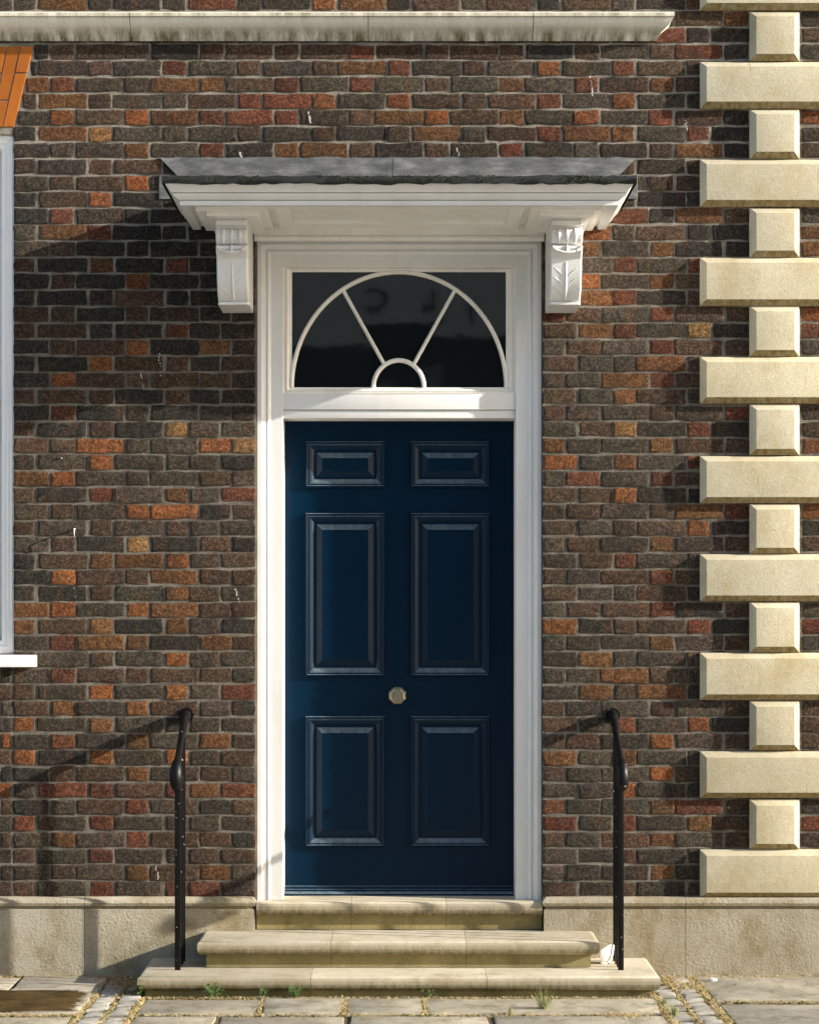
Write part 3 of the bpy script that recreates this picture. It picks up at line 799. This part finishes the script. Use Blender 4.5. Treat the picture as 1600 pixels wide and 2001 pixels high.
# ---- carved brackets under the canopy
bprof = [(0.0, zblk + .006), (.375, zblk + .006), (.377, zblk - .004), (.367, zblk - .010), (.377, zblk - .016), (.377, zblk - .034), (.350, zblk - .038), (.348, zblk - .042),
         (.364, zblk - .055), (.369, zblk - .075), (.364, zblk - .094), (.352, zblk - .108), (.334, zblk - .116), (.330, zblk - .118),
         (.362, zblk - .122), (.363, zblk - .134), (.354, zblk - .148), (.334, zblk - .162), (.326, zblk - .172), (.324, zblk - .185), (.320, zblk - .22), (.310, zblk - .26), (.294, zblk - .30),
         (.270, zblk - .330), (.246, zblk - .346), (.242, zblk - .348), (.250, zblk - .350), (.250, zblk - .362), (0.0, zblk - .362)]
for s in (-1, 1):
    xa, xb = sorted((s*.663, s*.80))
    m = MB()
    e = .006
    m.rings([[(xa + e, -max(d - .004, 0), z) for d, z in bprof], [(xa, -max(d - e, 0), z) for d, z in bprof],
             [(xa, -max(d - e, 0), z) for d, z in bprof], [(xa + e, -d, z) for d, z in bprof], [(xb - e, -d, z) for d, z in bprof], [(xb, -max(d - e, 0), z) for d, z in bprof]][2:], True, True, True)
    br = m.build('bracket', M['white'], house, smooth=24)
    br['label'] = 'carved white scroll bracket at the %s end of the door canopy' % ('left' if s < 0 else 'right')
    xc = (xa + xb)/2
    def fy(z):
        for (d0, z0), (d1, z1) in zip(bprof[13:], bprof[14:]):
            if z1 <= z <= z0 and z0 > z1: return -(d0 + (d1-d0)*(z0-z)/(z0-z1))
        return -.21
    # leaf: stem, paired curved veins, cupped lip
    m = MB()
    zs = [zblk - .185 - .155*k/12 for k in range(13)]
    m.tube([(xc, fy(z) + .001, z) for z in zs], [.0035 + .003*k/12 for k in range(13)], 8)
    for zv in (zblk - .335, zblk - .295, zblk - .255):
        for sd in (-1, 1):
            pts = []
            for k in range(9):
                t = k/8; x = xc + sd*(.006 + .052*t); z = zv + .045*math.sin(t*1.5)
                pts.append((x, fy(z) + .0015, z))
            m.tube(pts, [.0034*(1 - .6*abs(t/8 - .4)) for t in range(9)], 6)
    m.build('leaf_carving', M['white'], br, smooth=60)
    m = MB()
    for k in range(3):
        x = xc + (k - 1)*.036
        m.tube([(x, -.356, zblk - .046), (x, -.366, zblk - .06), (x, -.370, zblk - .076), (x, -.364, zblk - .094), (x, -.350, zblk - .112)], [.003, .008, .009, .007, .003], 8)
    m.build('flute', M['white'], br, smooth=60)
    m = MB()
    m.tube([(xa + .006 + (xb - xa - .012)*t/14, -.362 - .003*math.sin(math.pi*t/14), zblk - .126 - .026*math.sin(math.pi*t/14)**.6) for t in range(15)], .0065, 8)
    m.tube([(xc, -.362, zblk - .122), (xc, -.366, zblk - .136), (xc, -.362, zblk - .150)], .006, 8)
    m.build('lip', M['white'], br, smooth=60)

# ---- hooks and droppings on the wall
for (px, py, ln, th) in ((147, 1034, .042, .0035), (121, 895, .014, .003)):
    m = MB(); x, z = X(px), Z(py)
    m.tube([(x, .01, z), (x, -ln*.6, z), (x + .001, -ln, z - .002)], th, 6)
    if ln > .03: m.tube([(x + .001, -ln, z - .002), (x + .002, -ln - .004, z - .012), (x + .003, -ln, z - .036)], [th, th*.8, th*.4], 6)
    hk = m.build('hook', M['dropping'], wall, smooth=60)
for (px, py, l, wd) in ((1152, 150, 40, 4), (603, 217, 24, 5), (469, 298, 10, 6), (310, 680, 60, 3), (276, 730, 34, 3), (893, 290, 22, 3), (305, 1690, 30, 4), (462, 1152, 26, 4), (147, 1150, 40, 2), (1338, 235, 26, 3)):
    rg_ = random.Random(px); m = MB(); n = 10
    for k in range(n):
        if rg_.random() < .25: continue
        cx_, cz_ = X(px + rg_.uniform(-2, 2) + k*.5), Z(py + l*k/n); r_ = wd/S*rg_.uniform(.15, .42)
        m.v += [(cx_ + r_*math.cos(a_)*rg_.uniform(.6, 1.2), -.0058 - k*.00012, cz_ + 1.8*r_*math.sin(a_)*rg_.uniform(.6, 1.2)) for a_ in [2*math.pi*q_/7 for q_ in range(7)]]
        n0 = len(m.v) - 7
        m.f.append(tuple(range(n0, n0 + 7))); m.m.append(0)
    m.build('bird_dropping', M['dropping'], wall, recalc=False)

# ================================================================== STEPS
steps = empty('front_steps', (0, -.3, 0))
tag(steps, 'worn stone steps with rounded nosings below the blue door', 'steps')
def child_fix(o, p):            # children are built in world space
    o.matrix_parent_inverse = Matrix.Translation(p.location).inverted(); return o
def step(xl, xr, yf, ztop, zbase, joints, ends=True, ins=.035, yb=0.02):
    core = MB(); k = .004
    core.box(xl + .05, xr - .05, yf + .055, yb, zbase, ztop - .012)
    st = child_fix(core.build('step', M['riser'], steps), steps)
    xs = [xl] + joints + [xr]
    h = .062
    prof = [(-.020, ztop), (-.010, ztop - .0015), (-.003, ztop - .007), (0, ztop - .018), (0, ztop - .034), (-.004, ztop - .048), (-.012, ztop - .058), (-.024, ztop - h), (-ins, ztop - h - .001), (-ins - .002, ztop - h - .010), (-ins - .002, zbase + .001)]
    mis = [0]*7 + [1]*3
    for j in range(len(xs) - 1):
        l = ends and j == 0; r = ends and j == len(xs) - 2
        m = MB()
        rg = ring3(xs[j] + (0 if l else .0008), xs[j+1] - (0 if r else .0008), yb, yf, prof, l, r)
        m.rings(rg, False, mis=mis)
        top = rg[0]
        cap = list(top)
        if not l: cap = [(top[0][0], yb, ztop)] + cap
        if not r: cap = cap + [(top[-1][0], yb, ztop)]
        m.quad(*cap, mi=0)
        for side, has in ((0, l), (-1, r)):
            if not has:
                pts = [q_[side] for q_ in rg] + [(rg[-1][side][0], yb, rg[-1][side][2]), (rg[0][side][0], yb, ztop)]
                m.quad(*pts, mi=0)
        o = m.build('step_stone', [M['step'], M['riser']], st, smooth=35)
d1, d2, d3 = .51, .325, .040
step(X(268, d1), X(1291, d1), -d1, .082, -.03, [X(607, d1), X(951, d1)], ins=.028)
step(X(385, d2), X(1172, d2), -d2, .203, .084, [X(647, d2), X(911, d2)])
step(-.648, .648, -d3, zth, .205, [X(686, d3), X(872, d3)], ends=False, yb=.27)

# ================================================================== HANDRAILS
def handrail(s, label):
    r = empty('handrail', (s*.968, -.2, .082)); tag(r, label, 'handrail', 'iron handrails beside the steps')
    x = s*.968
    m = MB()
    path = [(x, .02, 1.180), (x, -.03, 1.178), (x, -.08, 1.155), (x, -.20, 1.085), (x, -.31, 1.020), (x, -.36, .995), (x, -.385, .982), (x, -.405, .962), (x, -.412, .935), (x, -.408, .908), (x, -.392, .890), (x, -.372, .888)]
    m.tube(path, [.024, .024, .020, .0155, .0155, .018, .025, .028, .030, .029, .025, .016], 12, 0.95)
    child_fix(m.build('rail', M['iron'], r, smooth=60), r)
    for k, (d, wd) in enumerate(((.125, .010), (.20, .010), (.27, .010), (.345, .0125))):
        zt_ = 1.155 - (d - .08)*.61
        m = MB(); m.box(x - wd, x + wd, -d - .005, -d + .005, .070, zt_)
        child_fix(m.build('post', M['iron'], r, bevel=.002, smooth=30), r)
    m = MB(); m.tube([(x, .01, 1.18), (x, -.008, 1.18)], .034, 12); child_fix(m.build('wall_plate', M['iron'], r, smooth=40), r)
    return r
handrail(-1, 'paint-chipped black iron handrail left of the door')
handrail(1, 'black iron handrail right of the door, nearest the quoins')

# ================================================================== GROUND
m = MB(); m.quad((-400, -400, -.20), (400, -400, -.20), (400, 400, -.20), (-400, 400, -.20))
tag(m.build('ground', M['asphalt'], recalc=False), kind='structure')
m = MB(); m.box(-14, 14, -3.0, .3, -.19, -.009)
pave = m.build('pavement', M['soil']); tag(pave, kind='structure')
m = MB(); m.box(-60, 60, -10.4, -3.2, -.19, -.125); tag(m.build('road', M['asphalt']), kind='structure')
m = MB(); m.box(-60, 60, -3.195, -3.005, -.19, .0); tag(m.build('kerb', M['slab'], bevel=.015), kind='structure')
m = MB(); m.box(-60, 60, -13.4, -10.405, -.19, .0); tag(m.build('far_pavement', M['slab'], bevel=.015), kind='structure')
rs = random.Random(21)
def slab(x0, x1, y0, y1, mat='slab', name='paving_slab', h=0.0, skew=.010, j=.006):
    z = rs.uniform(-.004, .003) + h
    pts = [(x0 + j, y0 + j), (x1 - j, y0 + j), (x1 - j, y1 - j), (x0 + j, y1 - j)]
    pts = [(x + rs.uniform(-skew, skew), y + rs.uniform(-skew, skew)*.6) for x, y in pts]
    out = []
    for a, b in zip(pts, pts[1:] + pts[:1]):
        n = max(2, int(math.hypot(b[0]-a[0], b[1]-a[1]) / .06))
        for k in range(n):
            t = k / n; out.append((a[0] + (b[0]-a[0])*t + rs.uniform(-.0025, .0025), a[1] + (b[1]-a[1])*t + rs.uniform(-.0025, .0025)))
    cx, cy = sum(p[0] for p in out)/len(out), sum(p[1] for p in out)/len(out)
    tx, ty = rs.uniform(-.003, .003), rs.uniform(-.003, .003)
    def zz(x, y): return z + tx*(x-cx) + ty*(y-cy)
    L = max(x1-x0, y1-y0)
    def ins(p, u):
        dx, dy = cx-p[0], cy-p[1]; l = math.hypot(dx, dy) or 1
        return (p[0] + dx/l*u, p[1] + dy/l*u)
    m = MB()
    m.rings([[(x, y, -.06) for x, y in out], [(x, y, zz(x,y) - .008) for x, y in out], [(*ins(p, .004), zz(*p) - .002) for p in out], [(*ins(p, .010), zz(*p)) for p in out]], True, False, True)
    return m.build(name, M[mat], pave, smooth=35)
def sett_strip(cols, y0, y1):
    y = y0
    while y > y1:
        dp = rs.uniform(.075, .098)
        for (a, b) in cols:
            o_ = rs.uniform(-.012, .012)
            slab(a + rs.uniform(-.004, .004), b + rs.uniform(-.004, .004), y - dp + o_, y + o_, 'sett', 'sett', rs.uniform(-.006, .004), .007, .006)
        y -= dp + .014
# left of the steps
for a, b in ((-2.75, -1.705), (-1.70, -1.305)): slab(a, b, -.37, -.035)
slab(-2.75, -1.31, -.905, -.385, 'stained', 'stained_slab', .004)
for a, b in ((-2.75, -1.82), (-1.81, -1.32)): slab(a, b, -1.45, -.93)
sett_strip([(-1.298, -1.208), (-1.190, -1.105)], -.03, -1.6)
# in front of the steps
for a, b in ((-1.085, -.582), (-.576, -.233), (-.226, .100), (.107, 1.085)): slab(a, b, -.905, -.565)
for a, b in ((-1.085, -.74), (-.733, -.215), (-.207, .37), (.377, 1.085)): slab(a, b, -1.42, -.918)
# right of the steps
sett_strip([(1.105, 1.195), (1.21, 1.30)], -.04, -1.6)
slab(1.325, 2.75, -.62, -.05); slab(1.335, 2.75, -1.30, -.665)
for a, b in ((-2.75, -1.9), (-1.89, -1.33), (-1.08, -.3), (-.29, .5), (.51, 1.09), (1.33, 2.2), (2.21, 2.75)): slab(a, b, -2.1, -1.47)
for a, b in ((-2.75, -1.6), (-1.59, -.6), (-.59, .3), (.31, 1.3), (1.31, 2.75)): slab(a, b, -2.95, -2.12)

# ---- dry straw and dead leaves in the joints
def litter(name, mat, spots, seed, ln=(.012, .040), wd=.0009, lift=.004):
    r_ = random.Random(seed); m = MB()
    for (x0, y0, x1, y1, sp, n) in spots:
        for k in range(int(n*2.2)):
            t = r_.random()
            x = x0 + (x1-x0)*t + r_.gauss(0, sp); y = y0 + (y1-y0)*t + r_.gauss(0, sp)
            a = r_.uniform(0, math.pi); l = r_.uniform(*ln); w_ = wd*r_.uniform(.6, 1.6)
            z = r_.uniform(-.012, lift); dz = r_.uniform(-.004, .006)
            dx, dy = math.cos(a)*l/2, math.sin(a)*l/2; nx, ny = -math.sin(a)*w_, math.cos(a)*w_
            zc = z + abs(dz) + r_.uniform(0, .004)
            n0 = len(m.v)
            m.v += [(x-dx-nx*.4, y-dy-ny*.4, z), (x-dx+nx*.4, y-dy+ny*.4, z), (x-nx, y-ny, zc), (x+nx, y+ny, zc), (x+dx, y+dy, z+dz)]
            m.f += [(n0, n0+1, n0+3, n0+2), (n0+2, n0+3, n0+4)]; m.m += [0, 0]
    o = m.build(name, M[mat], recalc=False)
    return o
JT = [(-1.08, -.56, 1.1, -.56, .010, 900), (-1.08, -.912, 1.08, -.912, .012, 700), (-2.2, -.915, -1.32, -.915, .014, 700),
      (-1.306, -.45, -1.31, -1.15, .010, 300), (-1.20, -.2, -1.20, -1.15, .009, 200), (-1.094, -.56, -1.094, -1.15, .010, 300),
      (-.579, -.56, -.579, -.91, .007, 90), (-.229, -.56, -.229, -.91, .012, 160), (.104, -.56, .104, -.91, .010, 110),
      (1.095, -.45, 1.095, -1.2, .014, 520), (1.20, -.05, 1.20, -1.2, .010, 300), (1.312, -.05, 1.32, -1.2, .015, 560), (1.14, -.06, 1.34, -.40, .05, 700),
      (1.35, -.642, 2.2, -.642, .014, 420), (1.2, -.06, 2.2, -.062, .022, 900), (1.45, -.25, 2.1, -.35, .11, 330), (-2.2, -.055, -1.2, -.055, .012, 420), (-1.25, -.06, -1.13, -.40, .05, 300),
      (.85, -.93, 1.0, -.93, .035, 260), (-2.2, -.38, -1.7, -.385, .016, 120), (-.62, -.02+0, -.62, -.05, .0, 1)]
tag(litter('dry_straw_litter', 'straw', JT, 3), 'pale dry straw lying in the joints of the paving', 'straw', kind='stuff')
def moss_line(spots, seed):
    r_ = random.Random(seed); m = MB()
    for (x0, y0, x1, y1, sp, n) in spots:
        for k in range(int(n*0.5)):
            t = r_.random()
            if math.sin(t*17 + x0*9)*math.sin(t*41 + y0*5) < -.05: continue
            x = x0 + (x1-x0)*t + r_.gauss(0, sp*.55); y = y0 + (y1-y0)*t + r_.gauss(0, sp*.55); z = r_.uniform(-.010, .001); q_ = r_.uniform(.003, .009)
            n0 = len(m.v)
            for dx, dy, dz in ((1,0,0),(-1,0,0),(0,1,0),(0,-1,0),(0,0,1),(0,0,-1)): m.v.append((x + dx*q_*r_.uniform(.7, 1.5), y + dy*q_, z + dz*q_*r_.uniform(.5, .9)))
            for f in ((0,2,4),(2,1,4),(1,3,4),(3,0,4),(2,0,5),(1,2,5),(3,1,5),(0,3,5)): m.f.append(tuple(n0+i for i in f)); m.m.append(0)
    return m.build('joint_moss', M['jmoss'], recalc=False)
M['jmoss'] = make_plain('joint_moss', (0.10, 0.105, 0.03), 0.95, 0, 0.7, 60, 0.3, 0.1)
tag(moss_line(JT[:-1], 9), 'low green moss growing in the joints of the paving', 'moss', kind='stuff')
tag(litter('dead_leaf_litter', 'rust', [(x0, y0, x1, y1, sp, max(3, n//7)) for x0, y0, x1, y1, sp, n in JT[:-1]] + [(-1.30, -.08, -1.14, -.42, .05, 420)], 4, (.006, .016), .0020, .003), 'brown dead leaf scraps lying in the joints of the paving', 'dead leaves', kind='stuff')

# ---- weeds and grass tufts
def weed(px, py, h, n, seed, label, cat='weed', kind='leafy'):
    x, y = G(px, py); r_ = random.Random(seed)
    e = empty('weed' if kind == 'leafy' else 'grass_tuft', (x, y, -.006)); tag(e, label, cat)
    m = MB(); st = MB()
    for k in range(n):
        a = r_.uniform(0, 2*math.pi); lean = r_.uniform(.1, .9 if kind == 'leafy' else 1.3); hh_ = h*r_.uniform(.45, 1.0)
        tip = Vector((math.cos(a)*lean*hh_, math.sin(a)*lean*hh_, hh_))
        b0 = Vector((math.cos(a)*.012*r_.random(), math.sin(a)*.012*r_.random(), 0))
        mid = b0*.5 + tip*.5 + Vector((0, 0, hh_*.12))
        if kind == 'leafy':
            st.tube([b0, mid, tip], [.0013, .001, .0007], 5)
            for q_ in range(5):
                t = .35 + .16*q_; c = b0.lerp(tip, t) + Vector((0,0,hh_*.1*(1-t)))
                aa = a + r_.uniform(-1.6, 1.6); l = h*r_.uniform(.22, .38); ud = Vector((math.cos(aa), math.sin(aa), r_.uniform(-.2, .6))).normalized()
                sd = ud.cross(Vector((0,0,1))).normalized()*l*.3; nn = sd.cross(ud).normalized()*l*.10
                m.rings([[c, c], [c + ud*l*.35 - sd, c + ud*l*.35 + sd], [c + ud*l*.7 - sd*.8, c + ud*l*.7 + sd*.8], [c + ud*l - nn, c + ud*l - nn]], False)
        else:
            b0 = b0*2.5; wv = Vector((-math.sin(a), math.cos(a), 0))*.0009
            m.rings([[b0 - wv, b0 + wv], [mid - wv*.8, mid + wv*.8], [tip, tip]], False)
    o = m.build('leaves' if kind == 'leafy' else 'blades', M['leaf'] if kind == 'leafy' else M['grass'], e, recalc=False)
    if st.v: st.build('stem', M['leaf'], e)
    return e
weed(272, 1944, .085, 22, 1, 'dark green weed at the left front corner of the bottom step')
weed(415, 1950, .080, 12, 2, 'small upright weed under the bottom step, left of its first joint')
weed(576, 1951, .060, 20, 3, 'spreading round-leaved weed at the foot of the bottom step')
weed(513, 1949, .040, 9, 4, 'tiny weed at the foot of the bottom step, left of the spreading weed')
weed(836, 1950, .055, 6, 5, 'thin reddish weed under the middle stone of the bottom step')
weed(1062, 1972, .105, 90, 6, 'bushy grass tuft in the paving in front of the steps', 'grass tuft', 'grass')
weed(995, 1983, .055, 50, 7, 'low grass tuft left of the bushy grass tuft', 'grass tuft', 'grass')
weed(1318, 1985, .065, 80, 8, 'yellowish grass tuft beside the right-hand setts', 'grass tuft', 'grass')
weed(1296, 1965, .050, 50, 9, 'small grass tuft between the bottom step and the right-hand setts', 'grass tuft', 'grass')

# ---- broken china piece standing on the bottom step, and a pebble on the pavement
m = MB()
e = empty('broken_cup', (X(1180, .16), -.16, .083)); tag(e, 'broken curved piece of white china on the bottom step beside the right handrail', 'china')
rings = []
for k in range(10):
    a = R(-100 + 115*k/9)
    hh_ = .085*(0.55 + .45*math.sin(math.pi*(k + 1.2)/11))
    row = []
    for t, rad in ((0, .030), (.15, .045), (.5, .054), (1, .058), (1, .053), (.5, .049), (.18, .040), (.06, .030)):
        row.append((rad*math.cos(a) - .012, rad*math.sin(a), .002 + hh_*t))
    rings.append(row)
m.rings(rings, True, True, True); m.build('wall', M['china'], e, smooth=50)
m = MB(); m.rings([[(.0445*math.cos(R(-100+115*k/9)) - .012, .0445*math.sin(R(-100+115*k/9)), .001) for k in range(10)], [(.0445*math.cos(R(-100+115*k/9)) - .012, .0445*math.sin(R(-100+115*k/9)), .006) for k in range(10)]], True, True, True)
m.build('base', M['china'], e)
def pebble(px, py, r0, label, mat, seed):
    x, y = G(px, py); r_ = random.Random(seed); bm = bmesh.new(); bmesh.ops.create_icosphere(bm, subdivisions=2, radius=r0)
    for v in bm.verts: v.co *= r_.uniform(.85, 1.15); v.co.x *= 1.5; v.co.z *= .7
    me = bpy.data.meshes.new('pebble'); bm.to_mesh(me); bm.free(); me.materials.append(M[mat])
    o = link(bpy.data.objects.new('pebble', me)); o.location = (x, y, r0*.6); tag(o, label, 'pebble')
pebble(1392, 1919, .013, 'pale pebble at the foot of the right plinth', 'china', 1)

# ================================================================== THE SHOP OPPOSITE (seen mirrored in the fanlight)
shop = empty('shop_building', (0, -13.5, 0))
tag(shop, 'pale shop building across the street, mirrored in the fanlight glass', 'shop')
def sh(mb, name, mat, parent=None, **kw):
    o = mb.build(name, M[mat], shop if parent is None else parent, **kw)
    if parent is None: child_fix(o, shop)
    return o
m = MB(); m.box(-9, 9, -19, -13.52, 0, 6.6); shw = sh(m, 'wall', 'plaster')
m = MB(); m.box(-9.2, 9.2, -19.2, -13.3, 6.6, 6.85); sh(m, 'roof_cornice', 'plaster')
m = MB(); m.box(-8.6, 8.6, -13.52, -13.36, 4.85, 5.75); fas = sh(m, 'fascia_board', 'plaster')
m = MB(); m.box(-8.6, 8.6, -13.52, -13.40, .4, 4.845); sh(m, 'shopfront', 'shop')
for xw in (-6, -2, 2, 6):
    m = MB(); m.box(xw - .6, xw + .6, -13.6, -13.505, 5.85, 6.5); sh(m, 'window', 'glass')
def letter(ch, x, z, size):
    cu = bpy.data.curves.new('letter', 'FONT'); cu.body = ch; cu.size = size; cu.extrude = .02
    to = bpy.data.objects.new('letter_tmp', cu); C.objects.link(to)
    bpy.context.view_layer.update()
    me = bpy.data.meshes.new_from_object(to.evaluated_get(bpy.context.evaluated_depsgraph_get()))
    bpy.data.objects.remove(to)
    me.materials.clear(); me.materials.append(M['shop'])
    o = bpy.data.objects.new('letter', me); C.objects.link(o); o.parent = fas
    o.location = (x, -13.335, z); o.rotation_euler = (R(90), 0, R(180))
    return o
for ch, px in (('C', 745), ('L', 840), ('I', 905)):
    xx = (px - CX)/S*(D + 13.4)/D
    o = letter(ch, xx + .1, 4.98, .36)

scene.render.engine = 'CYCLES'
scene.render.resolution_x = 818
scene.render.resolution_y = 1024
